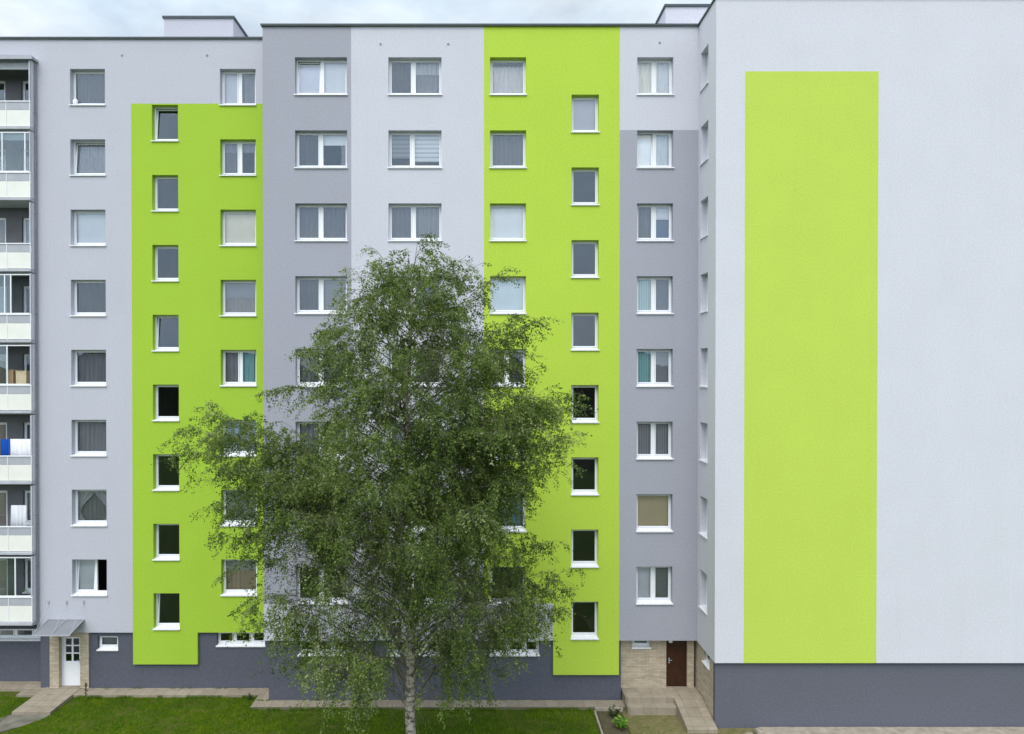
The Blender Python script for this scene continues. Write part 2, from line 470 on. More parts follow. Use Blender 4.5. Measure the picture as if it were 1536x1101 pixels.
colA = [dict(dress=full('sheer', g1)), dict(dress=full('lace', g3), tilt=(0,)), dict(dress=full('blind', (.80, .81, .84))),
        dict(dress=full('sheer', dk)), dict(dress=full('sheer', (.13, .13, .145))), dict(dress=full('sheer', g2)),
        dict(dress=[('sheer', (.10, .10, .11), 0, 1, 0, 1, .08), ('drape', (.22, .22, .24), 0, 1, 0, 1)]),
        dict(sashes=2, split=.6, opened=(1,), dress=[('blind', (.5, .52, .54), 0, .6, 0, 1)], tilt=(0,))]
for k, kw in enumerate(colA):
    window(left, *cols['a'], ROWT[k]-WH, ROWT[k], (cols['a'][0], YL, ROWT[k]-WH), DEP, **kw)
for k in range(8):
    window(left, *cols['s'], ROWS[k]-1.44, ROWS[k], (cols['s'][0], YL, ROWS[k]-1.44), DEP, tilt=(0,) if k in (0, 3, 7) else ())
colC = [dict(sashes=2, split=.5, dress=[('blind', (.68, .68, .73), 0, .5, 0, 1), ('sheer', g3, .5, 1, 0, 1)]),
        dict(sashes=2, split=.5, dress=[('sheer', g3, 0, 1, .7, 1), ('sheer', g2, 0, .42, 0, .7), ('lace', (.5, .5, .5), .85, 1, 0, .75)]),
        dict(dress=full('blind', cream)), dict(dress=[('blind', g3, 0, 1, .5, 1), ('sheer', (.30, .26, .25), 0, 1, 0, .52)]),
        dict(sashes=2, split=.5, dress=[('sheer', g2, 0, .5, 0, 1), ('sheer', tea, .5, .85, 0, 1), ('sheer', (.45, .42, .36), .85, 1, 0, 1)]),
        dict(dress=full('blind', (.50, .58, .72))), dict(dress=full('lace', (.20, .22, .24))),  # the bluish blind is a sky reflection painted as cloth
        dict(dress=[('blind', (.34, .35, .36), 0, 1, .62, 1), ('sheer', brn, 0, 1, 0, .64)])]
for k, kw in enumerate(colC):
    window(left, *cols['c'], ROWT[k]-WH, ROWT[k], (cols['c'][0], YL, ROWT[k]-WH), DEP, **kw)

# entrance: stone surround, white door, canopy
PS = lambda u, d, w: (u, YL+.05+d, w)
facade(left, [('stone_surround', M['stone'], [(-17.30, -15.73, -.05, 2.40)])], [(-16.93, -16.08, -.1, 2.06, .26)], PS, .06)
dm = MB(); dy = YL+.05+.2
X0, X1 = -16.93, -16.08
dm.box(X0-.02, X0+.07, dy, dy+.08, -.02, 2.12); dm.box(X1-.07, X1+.02, dy, dy+.08, -.02, 2.12); dm.box(X0+.07, X1-.07, dy, dy+.08, 1.97, 2.12)
cx = (X0+X1)/2
zr = [.95, 1.02, 1.28, 1.34, 1.60, 1.66, 1.93, 1.97]
dm.box(X0+.074, X1-.074, dy+.015, dy+.06, .01, 1.0)
for xx0, xx1 in ((X0+.074, X0+.15), (cx-.035, cx+.035), (X1-.15, X1-.074)): dm.box(xx0, xx1, dy+.015, dy+.06, 1.0, 1.966)
for za, zb in ((1.30, 1.35), (1.61, 1.66), (1.92, 1.966)):
    dm.box(X0+.15, cx-.035, dy+.016, dy+.059, za, zb); dm.box(cx+.035, X1-.15, dy+.016, dy+.059, za, zb)
door = dm.build('door', M['white'], left, world=True, bevel=.006)
for (xa, xb) in ((X0+.15, cx-.035), (cx+.035, X1-.15)):
    for za, zb in ((1.0, 1.30), (1.35, 1.61), (1.66, 1.92)):
        q = MB(); q.box(xa-.004, xb+.004, dy+.03, dy+.036, za-.004, zb+.004); q.build('pane', M['glass'], door, -world_loc(left))
hd = MB(); hd.tube([(X1-.12, dy+.015, 1.05), (X1-.12, dy-.04, 1.05), (X1-.22, dy-.04, 1.05)], .012, 6); hd.box(X1-.135, X1-.105, dy+.004, dy+.014, .92, 1.12)
hd.build('handle', M['steel'], door, -world_loc(left))
vb = MB(); vb.box(-17.3, -15.7, YL+.6, YL+2.8, -.06, -.01); vb.box(-17.3, -15.7, YL+2.8, YL+2.9, 0, 2.4); vb.build('vestibule', M['interior'], left, world=True)
cn = MB(); za, zb = 2.78, 2.53
cn.prism([(YL-.002, za), (YL-.002, za-.012), (-.0, zb-.012), (-.0, zb)], 'x', -17.32, -15.86)
can = cn.build('canopy', M['canopy'], left, world=True)
bb = MB()
for xx in (-17.32, -16.60, -15.88):
    bb.prism([(YL-.003, za+.025), (YL-.003, za+.003), (0, zb+.003), (0, zb+.025)], 'x', xx, xx+.022)
bb.box(-17.32, -15.86, YL-.03, YL-.004, za+.003, za+.03); bb.box(-17.34, -15.84, -.03, -.003, zb-.02, zb+.022)
bb.build('canopy_frame', M['steel'], can, -world_loc(left))
for xx in (-17.30, -16.58, -15.90):
    t = MB(); t.tube([(xx+.01, .15, zb+.05), (xx+.01, YL-.02, 3.49)], .007, 6); t.box(xx-.02, xx+.04, YL-.03, YL-.001, 3.43, 3.55)
    t.build('tie_rod', M['steel'], can, -world_loc(left))
# recessed wall behind the balconies with its basement window
YR = 1.72
PR = lambda u, d, w: (u, YR+d, w)
rop = [(-19.9, -17.75, 1.70, 2.16, .12)]
for k in range(8):
    rop.append((-18.75, -18.05, ROWT[k]-1.55, ROWT[k]-.15, .1)); rop.append((-20.3, -19.4, ROWT[k]-2.3, ROWT[k]-.15, .1))
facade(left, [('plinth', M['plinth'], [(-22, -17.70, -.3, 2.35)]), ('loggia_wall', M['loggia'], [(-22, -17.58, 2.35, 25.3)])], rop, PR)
window(left, -19.9, -17.75, 1.70, 2.16, (-19.9, YR, 1.70), .12, sashes=3)
for k in range(8):
    window(left, -18.75, -18.05, ROWT[k]-1.55, ROWT[k]-.15, (-18.75, YR, ROWT[k]-1.55), .1,
           dress=full('sheer', [dk, g3, (.5, .5, .52), dk, dk, g2, g3, g1][k]) if k not in (3, 4) else ())
    window(left, -20.3, -19.4, ROWT[k]-2.3, ROWT[k]-.15, (-20.3, YR, ROWT[k]-2.3), .1)
rooms(left, -22, -17.5, YR+.3, 5, FLOORS, [-19.0])
# balconies
YB = .70; XB1 = -17.75
for k in range(8):
    zs = 22.24-2.8*k
    b = MB()
    b.prism([(YB-.06, zs+.04), (YB-.06, zs+.15), (YR-.002, zs+.15), (YR-.002, zs-.02), (YB+.25, zs-.02)], 'x', -22, XB1+.04)
    bal = b.build('balcony', M['slab'], left, world=True, bevel=.01)
    o = -world_loc(left)
    xs = [XB1, -18.68, -19.63, -20.58, -21.5]
    for i in range(4):
        p = MB(); p.box(xs[i+1]+.012, xs[i]-.012, YB, YB+.03, zs+.17, zs+.80); p.build('panel', M['panel'], bal, o, bevel=.004)
        p = MB(); p.box(xs[i+1]+.012, xs[i]-.012, YB+.006, YB+.02, zs+.812, zs+1.12); p.build('upper_panel', M['band'], bal, o)
    r = MB(); r.box(-22, XB1+.03, YB-.02, YB+.05, zs+1.125, zs+1.165)
    for x in xs: r.box(x-.011, x+.011, YB-.012, YB+.034, zs+.155, zs+1.124)
    r.build('railing', M['white'], bal, o)
    w = MB(); w.box(XB1+.001, XB1+.035, YB+.06, YR-.003, zs+.16, zs+2.77)
    w.build('side_screen', M['light_right'], bal, o)
    w = MB(); w.box(XB1-.03, XB1+.02, YB-.018, YB+.045, zs+1.17, zs+2.77); w.build('post', M['light_left'], bal, o)
    gz = {1: [-18.85, -17.95], 3: [-18.78, -18.54], 4: [-18.70], 7: [-18.42, -19.3]}.get(k)
    if gz:
        f = MB(); f.box(-22, XB1-.045, YB, YB+.035, zs+1.17, zs+1.21); f.box(-22, XB1-.045, YB, YB+.035, zs+2.70, zs+2.745)
        for x in gz: f.box(x-.022, x+.022, YB+.001, YB+.034, zs+1.21, zs+2.70)
        f.build('glazing_frame', M['white'], bal, o)
        e = [-21.9]+sorted(gz)+[XB1-.05]
        for i in range(len(e)-1):
            if k in (3, 4, 7) and i == len(e)-2: continue     # slid open
            p = MB(); p.box(e[i]+.02, e[i+1]-.02, YB+.014, YB+.02, zs+1.21, zs+2.70); p.build('glazing_pane', M['glass_open'], bal, o)
    if k in (0, 1):   # roller screen under the ceiling
        p = MB(); p.box(-21.9, XB1-.06, YB+.12, YB+.16, zs+2.45, zs+2.72); p.build('awning_cassette', M['steel'], bal, o)
# roof of the top balcony
r = MB(); r.box(-22, XB1+.14, YB-.10, YR-.003, 25.04, 25.14); r.box(-22, XB1+.16, YB-.12, YB-.10, 25.0, 25.16)
r.build('balcony_roof', M['steel'], left, world=True)
# rainwater pipe
p = MB(); p.tube([(-17.675, .92, 25.0), (-17.675, .92, 2.2)], .026, 10)
for z in range(3, 26, 2): p.box(-17.72, -17.645, .89, .95, z-.015, z+.015)
p.build('downpipe', M['pipe'], left, world=True, smooth=False)
# machine room on the roof
def roof_room(parent, x0, x1, y0, y1, z1, mat):
    b = MB(); b.box(x0, x1, y0, y1, ROOF-.06, z1)
    rr = b.build('roof_room', mat, parent, world=True)
    c = MB(); c.box(x0-.06, x1+.06, y0-.06, y1+.06, z1+.002, z1+.10); c.build('coping', M['coping'], rr, -world_loc(parent))
roof_room(left, -14.15, -11.05, 4.5, 9, 28.55, M['light_left'])
def vents(parent, spots, Y):
    for x, z in spots:
        v = MB(); v.prism([(x+.045*math.cos(a*math.pi/5), z+.045*math.sin(a*math.pi/5)) for a in range(10)], 'y', Y-.012, Y+.02)
        v.build('vent_cap', M['pipe'], parent, world=True)
vents(left, [(-14.27, 25.33), (-10.88, 25.33)], YL)
# wrapped cloth on the top-left sill
# ================================================================== MIDDLE BUILDING
mid = empty('apartment_building', (0, 0, 0), 'middle block behind the birch with grey, pale and green stripes and a stone entrance', 'apartment building')
PM = lambda u, d, w: (u, d, w)
MX0, MX1 = -8.35, 8.40
mc = {'a': (-7.11, -5.11), 'b': (-3.52, -1.48), 'c': (.385, 1.77), 's': (3.52, 4.57), 'd': (6.04, 7.43)}
mops = []
for k in range(8):
    for q in 'abcd': mops.append((*mc[q], ROWT[k]-WH, ROWT[k], DEP))
    mops.append((*mc['s'], ROWS[k]-1.44, ROWS[k], DEP))
LB = 3.76
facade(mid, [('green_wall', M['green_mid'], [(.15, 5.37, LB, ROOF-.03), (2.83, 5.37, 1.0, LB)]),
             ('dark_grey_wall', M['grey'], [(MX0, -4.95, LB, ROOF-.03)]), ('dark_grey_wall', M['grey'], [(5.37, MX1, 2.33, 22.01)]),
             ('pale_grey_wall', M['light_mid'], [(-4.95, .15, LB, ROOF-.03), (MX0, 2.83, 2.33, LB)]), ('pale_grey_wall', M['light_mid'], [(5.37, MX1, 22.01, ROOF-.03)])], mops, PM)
PMP = lambda u, d, w: (u, .11+d, w)
mb_ops = [(-7.05, -5.15, 1.72, 2.28, .16), (-3.45, -1.55, 1.72, 2.28, .16), (.40, 2.30, 1.72, 2.28, .16)]
facade(mid, [('plinth', M['plinth'], [(-8.20, 5.47, -.3, 2.37)])], mb_ops, PMP, .45)
for o in mb_ops: window(mid, *o[:4], (o[0], .11, o[2]), .16, sashes=3)
# entrance recess
YE = .30
PE = lambda u, d, w: (u, YE+d, w)
eops = [(5.95, 6.65, 1.93, 2.40, .10), (7.28, 8.10, .30, 2.42, .14)]
facade(mid, [('stone_wall', M['stone'], [(5.50, 8.36, .2, 2.7)])], eops, PE)
window(mid, 5.95, 6.65, 1.93, 2.40, (5.95, YE, 1.93), .10, dress=full('blind', (.12, .14, .16)))
d = MB(); d.box(7.26, 7.33, YE+.10, YE+.18, .36, 2.44); d.box(8.05, 8.12, YE+.10, YE+.18, .36, 2.44); d.box(7.33, 8.05, YE+.10, YE+.18, 2.36, 2.44)
d.box(7.334, 8.046, YE+.12, YE+.165, .38, 2.356)
for z0_, z1_ in ((.52, 1.02), (1.16, 1.64), (1.78, 2.26)): d.box(7.45, 7.93, YE+.108, YE+.1195, z0_, z1_)
edoor = d.build('door', M['door_brown'], mid, world=True, bevel=.008)
h = MB(); h.tube([(7.42, YE+.12, 1.42), (7.42, YE+.06, 1.42), (7.52, YE+.06, 1.42)], .012, 6); h.box(7.40, 7.44, YE+.113, YE+.1195, 1.28, 1.50)
h.build('handle', M['steel'], edoor)
l = MB(); l.box(7.36, 7.50, YE-.10, YE-.001, 2.16, 2.32); l.build('porch_lamp', M['white'], mid, world=True, bevel=.02)
so = MB(); so.box(5.34, 8.38, .145, YE+.14, 2.50, 2.6); so.build('soffit', M['light_mid'], mid, world=True)
sh = MB()
sh.box(MX0, MX0+.2, .141, 12, 2.32, ROOF-.031); sh.box(MX0+.13, MX0+.3, .58, 12, -.3, 2.31); sh.box(MX0, MX1, 11.8, 12, 0, ROOF-.031)
sh.box(MX0+.2, MX1, .2, 11.799, ROOF-.4, ROOF-.06)
sh.build('shell', M['grey'], mid, world=True)
cp = MB(); cp.box(MX0-.06, MX1-.02, -.06, .32, ROOF-.03, ROOF+.035); cp.box(MX0-.06, MX1-.02, -.075, -.06, ROOF-.045, ROOF+.035); cp.box(MX0-.06, MX0+.3, .32, 12, ROOF-.03, ROOF+.035)
cp.build('roof_coping', M['coping'], mid, world=True)
rooms(mid, MX0+.25, 2.6, .58, 4.2, FLOORS, [-4.6, -.3, 2.53])
rooms(mid, 2.61, 5.49, .58, 6, FLOORS, [2.68, 5.42], None, False)
rooms(mid, 5.5, MX1-.05, .58, 4.2, FLOORS, [5.57])
mA = [dict(split=.49, tilt=(0,), dress=[('blind', (.70, .70, .77), 0, .48, 0, .9), ('blind', wh, .5, 1, 0, 1)]),
      dict(split=.47, dress=[('sheer', g1, 0, .48, 0, 1), ('blind', wh, .48, 1, .66, 1), ('lace', g3, .84, 1, 0, .68)]),
      dict(split=.47, dress=[('sheer', (.15, .15, .165), 0, 1, 0, 1)]),
      dict(split=.47, dress=[('sheer', g1, 0, .48, 0, 1), ('slat', g3, .48, 1, 0, 1)]),
      dict(split=.47, dress=[('sheer', g1, 0, 1, 0, 1)]), dict(split=.47, dress=[('lace', g2, 0, 1, 0, 1)]),
      dict(split=.47, dress=[('sheer', (.4, .42, .45), 0, 1, .3, 1)]), dict(split=.47)]
mB = [dict(split=.46, dress=[('sheer', g1, 0, .47, 0, 1), ('lace', (.55, .55, .58), .47, 1, .62, 1), ('sheer', g3, .47, 1, 0, .9, .03)]),
      dict(split=.44, dress=[('zebra', (.34, .34, .36), 0, .44, .3, 1), ('zebra', wh, .48, .97, .2, 1), ('sheer', dk, 0, .44, 0, 1, .05)]),
      dict(split=.46, dress=[('sheer', g2, 0, .46, 0, 1), ('sheer', g3, .46, 1, 0, 1)]),
      dict(split=.46, dress=full('sheer', g2)), dict(split=.46, dress=full('sheer', g1)), dict(split=.46, dress=full('lace', g3)),
      dict(split=.46, dress=full('sheer', g1)), dict(split=.46)]
mC = [dict(dress=[('lace', (.05, .10, .04), 0, 1, .86, 1), ('sheer', (.74, .70, .69), 0, 1, 0, .95, .04)]), dict(dress=full('sheer', (.17, .165, .17))),
      dict(dress=full('blind', (.96, .96, .94))), dict(dress=full('blind', (.78, .86, .88))),
      dict(sashes=2, split=.47, dress=[('sheer', dk, 0, 1, 0, 1)]), dict(dress=full('sheer', g1)), dict(dress=full('sheer', (.30, .44, .44))), dict()]
mD = [dict(sashes=2, split=.5, dress=[('sheer', (.92, .86, .76), 0, .5, 0, 1), ('sheer', (.84, .84, .86), .5, 1, 0, 1)]),  # reflected sky painted as two pale curtains
      dict(sashes=2, split=.5, tilt=(0,), dress=[('blind', (.97, .96, .95), 0, .48, 0, .93), ('sheer', (.82, .84, .86), .5, 1, 0, 1)]),
      dict(sashes=2, split=.5, dress=[('sheer', g2, 0, .5, 0, 1), ('blind', (.78, .78, .84), .5, 1, .58, 1), ('blind', sky_b, .5, 1, 0, .6)]),
      dict(sashes=2, split=.5, dress=[('vert', (.52, .68, .69), 0, .5, 0, 1), ('slat', g2, .5, 1, 0, 1)]),
      dict(sashes=2, split=.5, dress=[('vert', tea, 0, .5, 0, 1), ('slat', (.16, .16, .175), .5, 1, 0, 1)]),
      dict(sashes=2, split=.5, dress=[('vert', g2, 0, .5, 0, 1), ('vert', g2, .5, 1, 0, 1)]),
      dict(dress=full('blind', (.30, .24, .16))),
      dict(sashes=2, split=.5, dress=[('blind', (.62, .62, .67), 0, .5, 0, 1), ('slat', g1, .5, 1, 0, 1)])]
for k in range(8):
    z = ROWT[k]-WH
    for q, L in (('a', mA), ('b', mB), ('c', mC), ('d', mD)):
        kw = dict(L[k])
        if q in 'ab': kw['sashes'] = 2
        window(mid, *mc[q], z, ROWT[k], (mc[q][0], 0, z), DEP, **kw)
    window(mid, *mc['s'], ROWS[k]-1.44, ROWS[k], (mc['s'][0], 0, ROWS[k]-1.44), DEP, dress=full('blind', (.60, .57, .62)) if k == 0 else ())  # top blind: lilac reflection in the pane, painted as cloth
roof_room(mid, 8.05, 12.5, 3.5, 8, 28.55, M['light_mid'])
vents(mid, [(-3.82, 25.30), (-1.22, 25.30), (6.9, 25.35)], 0)

# ================================================================== RIGHT BUILDING
YQ = -2.0; XQ = 8.40; XQ1 = 25.0
right = empty('apartment_building', (16, YQ, 0), 'near block with a blank pale wall and one tall green rectangle painted on it', 'apartment building')
PQ = lambda u, d, w: (u, YQ+d, w)
RB = 2.29
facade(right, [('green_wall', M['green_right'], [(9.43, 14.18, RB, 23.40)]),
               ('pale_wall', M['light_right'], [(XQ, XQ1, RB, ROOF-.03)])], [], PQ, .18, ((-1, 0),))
facade(right, [('plinth', M['plinth_right'], [(XQ+.06, XQ1, -.4, RB+.1)])], [], lambda u, d, w: (u, YQ+.13+d, w), .2)
# the wall that faces left: u runs from the near corner (0) into the depth
PSD = lambda u, d, w: (XQ+d, YQ+u, w)
sops = [(.85, 1.72, ROWT[k]-WH, ROWT[k], DEP) for k in range(8)]
facade(right, [('side_wall', M['light_right'], [(0, 2.14, 2.29, ROOF-.03)])], sops, PSD, .13, ((-1, 0),))
facade(right, [('stone_side_wall', M['stone'], [(.335, 2.6, -.4, 2.42)])], [(.75, 1.5, 1.75, 2.28, .12)], lambda u, d, w: (XQ+.06+d, YQ+u, w), .1)
window(right, 0, .75, 0, .53, (XQ+.06, YQ+1.5, 1.75), .12, rz=-math.pi/2)
for k in range(8):
    z = ROWT[k]-WH
    window(right, 0, .87, 0, WH, (XQ, YQ+1.72, z), DEP, rz=-math.pi/2, dress=full('sheer', [g3, g3, g2, dk, g1, wh, dk, g2][k]))
sh = MB(); sh.box(XQ+.14, XQ1, 11.8, 12, 0, ROOF-.031); sh.box(XQ1-.2, XQ1-.001, YQ+.15, 11.8, -.3, ROOF-.031)
sh.box(XQ+.01, XQ+.2, .16, 11.8, 2.7, ROOF-.031); sh.box(XQ+.2, XQ1-.2, YQ+.2, 11.8, ROOF-.4, ROOF-.06)
sh.build('shell', M['light_right'], right, world=True)
cp = MB(); cp.box(XQ-.05, XQ1+.05, YQ-.05, YQ+.3, ROOF-.03, ROOF+.035); cp.box(XQ-.05, XQ+.3, YQ+.3, 12, ROOF-.03, ROOF+.035)
cp.build('roof_coping', M['coping'], right, world=True)
rooms(right, XQ+.45, XQ+4, YQ+.3, 3, FLOORS, [])

# ================================================================== GROUND
def sheet(name, x0, x1, y0, y1, z, mat, kind='structure', thick=0, parent=None):
    mb = MB()
    if thick: mb.box(x0, x1, y0, y1, z-thick, z)
    else: mb.quad((x0, y0, z), (x1, y0, z), (x1, y1, z), (x0, y1, z))
    o = mb.build(name, mat); o['kind'] = kind; return o
sheet('ground', -1500, 1500, -1500, 1500, -.14, M['far_green'])
sheet('lawn', -26, 5.4, -12, 1.6, -.12, M['turf'])
sheet('meadow', -80, 80, -75, 14, -.132, M['meadow'])
# paving strips along the walls
pv = MB()
pv.box(-16.05, -8.72, .52, 1.12, -.2, -.005); pv.box(-8.72, -8.21, -.5, 1.12, -.2, -.001); pv.box(-8.209, 5.55, -.5, .08, -.2, -.003)
pv.box(-22, -17.5, 1.05, 1.75, -.2, -.006)
s_ = pv.build('pavement', M['tiles'], bevel=.01); s_['kind'] = 'structure'
pv = MB(); pv.box(-17.5, -16.051, -.92, 1.35, -.2, .012); pv.box(-18.3, -17.501, .55, 1.049, -.2, -.02)
s_ = pv.build('door_path', M['tiles'], bevel=.012); s_['kind'] = 'structure'
mb = MB(); mb.poly([(-17.6, -.915, -.095), (-17.6, -14, -.095), (-24, -14, -.095), (-24, -2.6, -.095), (-18.4, -2.2, -.095)][::-1])
mb.poly([(-16.05, -.915, -.096), (-16.15, -1.3, -.096), (-16.6, -1.8, -.096), (-17.59, -2.6, -.096), (-17.59, -.915, -.096)][::-1])
o = mb.build('asphalt_path', M['asphalt']); o['kind'] = 'structure'
pv = MB(); pv.box(10.0, 25, -3.1, YQ+.08, -.25, -.03)
o = pv.build('pavement', M['concrete'], bevel=.02); o['kind'] = 'structure'
sheet('soil', 5.35, 10.0, -9, -.4, -.108, M['moss'])
# entrance steps and side landing
st = empty('doorstep', (6.6, -.6, 0), 'two worn beige stone steps up to the brown entrance door', 'steps')
a = MB(); a.box(5.52, 8.44, -.52, YE+.12, -.3, .38); a.build('landing', M['tiles'], st, world=True, bevel=.015)
a = MB(); a.box(5.52, 7.35, -.92, -.521, -.3, .19); a.build('step', M['tiles'], st, world=True, bevel=.015)
a = MB(); a.prism([(-.522, .375), (-.522, -.3), (-2.25, -.3), (-2.25, .03)], 'x', 7.36, 8.44); a.build('ramp', M['tiles'], st, world=True, bevel=.01)
# planting bed with edging
bed = MB(); bed.box(4.40, 5.28, -5, -.62, -.3, -.07)
o = bed.build('soil', M['soil']); o['kind'] = 'structure'
e = empty('bed_edging', (4.8, -.6, 0), 'low concrete edging round the small planting bed by the steps', 'kerb')
a = MB(); a.box(4.34, 5.40, -.68, -.56, -.3, .03); a.build('kerb_stone', M['concrete'], e, world=True, bevel=.015)
a = MB(); a.box(4.28, 4.36, -5, -.69, -.3, -.03); a.build('kerb_stone', M['concrete'], e, world=True, bevel=.015)
for i, (x, y, w_, h_) in enumerate(((9.35, -2.75, .30, .10), (9.78, -2.55, .26, .16))):
    b = MB(); b.box(x-w_/2, x+w_/2, y-.3, y+.15, -.2, h_); b.box(x-w_/2+.03, x+w_/2-.02, y-.22, y+.1, h_, h_+.05)
    o = b.build('concrete_block', M['concrete'], bevel=.025)
    tag(o, ['low weathered concrete block by the dark plinth corner', 'taller concrete block against the start of the paving strip'][i], 'concrete block')

# hills and woods across the valley behind the photographer
hl = MB(); pr = None
for i in range(0, 73):
    an = R(180+180*i/72); rr = 190
    hgt = 15.5+2.5*math.sin(i*.55)+2.4*math.sin(i*1.37+1)+1.2*math.sin(i*3.1)
    a = (rr*math.cos(an), rr*math.sin(an)-20); b = (1.5*rr*math.cos(an), 1.5*rr*math.sin(an)-20)
    cur = ((a[0], a[1], -.5), (1.12*a[0], 1.12*a[1], hgt*.8), (b[0]*.9, b[1]*.9, hgt*1.22))
    if pr:
        hl.quad(pr[0], cur[0], cur[1], pr[1]); hl.quad(pr[1], cur[1], cur[2], pr[2])
    pr = cur
o = hl.build('hills', M['far_green']); o['kind'] = 'structure'

# ------------------------------------------------------------------ leaves as one numpy mesh
def leaf_mesh(name, P0, A, B, tint, mat, parent=None, loc=(0, 0, 0), fold=None):
    """kite leaves: base P0, length vector A, half-width vector B"""
    n = len(P0)
    V = np.empty((n, 4, 3), np.float32)
    V[:, 0] = P0; V[:, 1] = P0+A*.42+B; V[:, 2] = P0+A; V[:, 3] = P0+A*.42-B
    me = bpy.data.meshes.new(name)
    me.vertices.add(n*4); me.vertices.foreach_set('co', V.reshape(-1))
    me.loops.add(n*4); me.loops.foreach_set('vertex_index', np.arange(n*4, dtype=np.int32))
    me.polygons.add(n); me.polygons.foreach_set('loop_start', np.arange(0, n*4, 4, dtype=np.int32))
    me.polygons.foreach_set('loop_total', np.full(n, 4, np.int32))
    at = me.attributes.new('tint', 'FLOAT', 'FACE'); at.data.foreach_set('value', np.asarray(tint, np.float32))
    me.materials.append(mat); me.update(calc_edges=True)
    o = bpy.data.objects.new(name, me); COL.objects.link(o); o.location = loc
    if parent is not None: o.parent = parent
    return o

def unit(a): return a/np.maximum(np.linalg.norm(a, axis=1, keepdims=True), 1e-9)

# ------------------------------------------------------------------ grass
def vnoise(x, y, seed):
    g = np.random.default_rng(seed).random((256, 256)); xi = np.floor(x).astype(int); yi = np.floor(y).astype(int)
    fx = x-xi; fy = y-yi; fx = fx*fx*(3-2*fx); fy = fy*fy*(3-2*fy)
    G = lambda a, b: g[a % 256, b % 256]
    return (G(xi, yi)*(1-fx)+G(xi+1, yi)*fx)*(1-fy)+(G(xi, yi+1)*(1-fx)+G(xi+1, yi+1)*fx)*fy
def grass():
    n = 280000
    x = nrng.uniform(-22, 4.28, n); y = nrng.uniform(-3.6, 1.05, n)
    ok = ((x > -16.02) & (y < -.50-.0)) | ((x > -16.0) & (x < -8.74) & (y < .50)) | ((x < -17.56) & (y < .5) & (y > -2.2-(x+18.4)*.07))
    # ragged edge of the lawn along the path
    edge = np.where(y < -.9, -16.05-(-.9-y)**1.2*.55, -16.05)
    ok &= ~((x > -17.5) & (x < edge))
    ok |= (x > edge) & (x > -17.5) & (x < -16) & (y < -.95)
    worn = vnoise(x*.9, y*1.3, 3)+.6*vnoise(x*2.6, y*3.4, 4)+.35*vnoise(x*7, y*8, 5)
    ok &= ~((worn > 1.16) & (nrng.random(n) < .68))
    x, y = x[ok], y[ok]; n = len(x)
    patch = 2.4*(vnoise(x*.8, y*1.1, 0)-.5)+1.8*(vnoise(x*2.7, y*3.1, 1)-.5)+1.4*(vnoise(x*7.5, y*8, 2)-.5)
    h = nrng.uniform(.035, .085, n)*(1+.25*patch)
    an = nrng.uniform(0, 2*np.pi, n); ln = nrng.uniform(.1, .7, n)
    A = np.stack([np.cos(an)*ln*h, np.sin(an)*ln*h, h], 1)
    ba = nrng.uniform(0, 2*np.pi, n); w = nrng.uniform(.003, .007, n)
    B = np.stack([np.cos(ba)*w, np.sin(ba)*w, 0*w], 1)
    t = np.clip(nrng.normal(.42, .2, n)+.17*patch, 0, 1)
    # taller ragged fringe against the paving, and tufts in its joints
    m = 5200
    fx = nrng.uniform(-16, 4.2, m); fy = np.where(fx < -8.74, .50, -.52)-np.abs(nrng.normal(0, .05, m))
    k = vnoise(fx*2.3, fx*0+.5, 12) > .42; fx, fy = fx[k], fy[k]
    jx = np.concatenate([nrng.normal(c, .05, 26) for c in nrng.uniform(-15.5, 4, 26)]); jy = np.where(jx < -8.74, 1.07, .03)+nrng.normal(0, .02, len(jx))-.02
    fx = np.concatenate([fx, jx]); fy = np.concatenate([fy, jy]); m = len(fx)
    fz = np.concatenate([np.full(m-len(jx), -.122), np.full(len(jx), -.012)])
    fh = nrng.uniform(.06, .17, m)*np.where(fz > -.1, .55, 1); fa = nrng.uniform(0, 2*np.pi, m); fl = nrng.uniform(.1, .6, m)
    A = np.concatenate([A, np.stack([np.cos(fa)*fl*fh, np.sin(fa)*fl*fh, fh], 1)]); fw = nrng.uniform(.004, .008, m)
    B = np.concatenate([B, np.stack([np.sin(fa)*fw, -np.cos(fa)*fw, 0*fw], 1)]); t = np.concatenate([t, np.clip(nrng.normal(.4, .25, m), 0, 1)])
    z = np.concatenate([np.full(n, -.122), fz]); x = np.concatenate([x, fx]); y = np.concatenate([y, fy])
    P0 = np.stack([x, y, z], 1)
    o = leaf_mesh('grass', P0, A, B, t, M['blade']); tag(o, 'short green lawn growing up to the paving strip', 'grass', kind='stuff')
grass()

# ------------------------------------------------------------------ birch
TX, TY = -2.0, -6.5; CZ = 12.66; TS = 51.3
def to_local(px, py, d=0.0):
    """a point of the crown seen at these photograph coordinates, d metres behind the trunk's plane; crown coordinates (from the trunk base)"""
    s = TS*20.5/(20.5+d)
    return Vector(((px-720)/s-TX, d, CZ+(560-py)/s))
ENV = [(2.6, 2.3, 2.3), (4.0, 4.5, 4.0), (5.3, 4.9, 4.6), (7.0, 4.7, 4.6), (8.6, 4.8, 4.0), (10.3, 4.4, 4.4), (11.9, 3.7, 4.5), (13.8, 3.1, 3.7), (14.8, 2.5, 3.0), (15.6, 1.7, 2.1), (16.4, .6, .7)]
def env(z, az):
    for (a, b) in zip(ENV, ENV[1:]):
        if z <= b[0] or b is ENV[-1]:
            t = min(1, max(0, (z-a[0])/(b[0]-a[0]))); l = a[1]+(b[1]-a[1])*t; r = a[2]+(b[2]-a[2])*t; break
    c = math.cos(az)
    e = r if c > 0 else l
    dpt = min(4.6, .88*(l+r)/2)
    return 1/math.sqrt((c/e)**2+(math.sin(az)/dpt)**2)

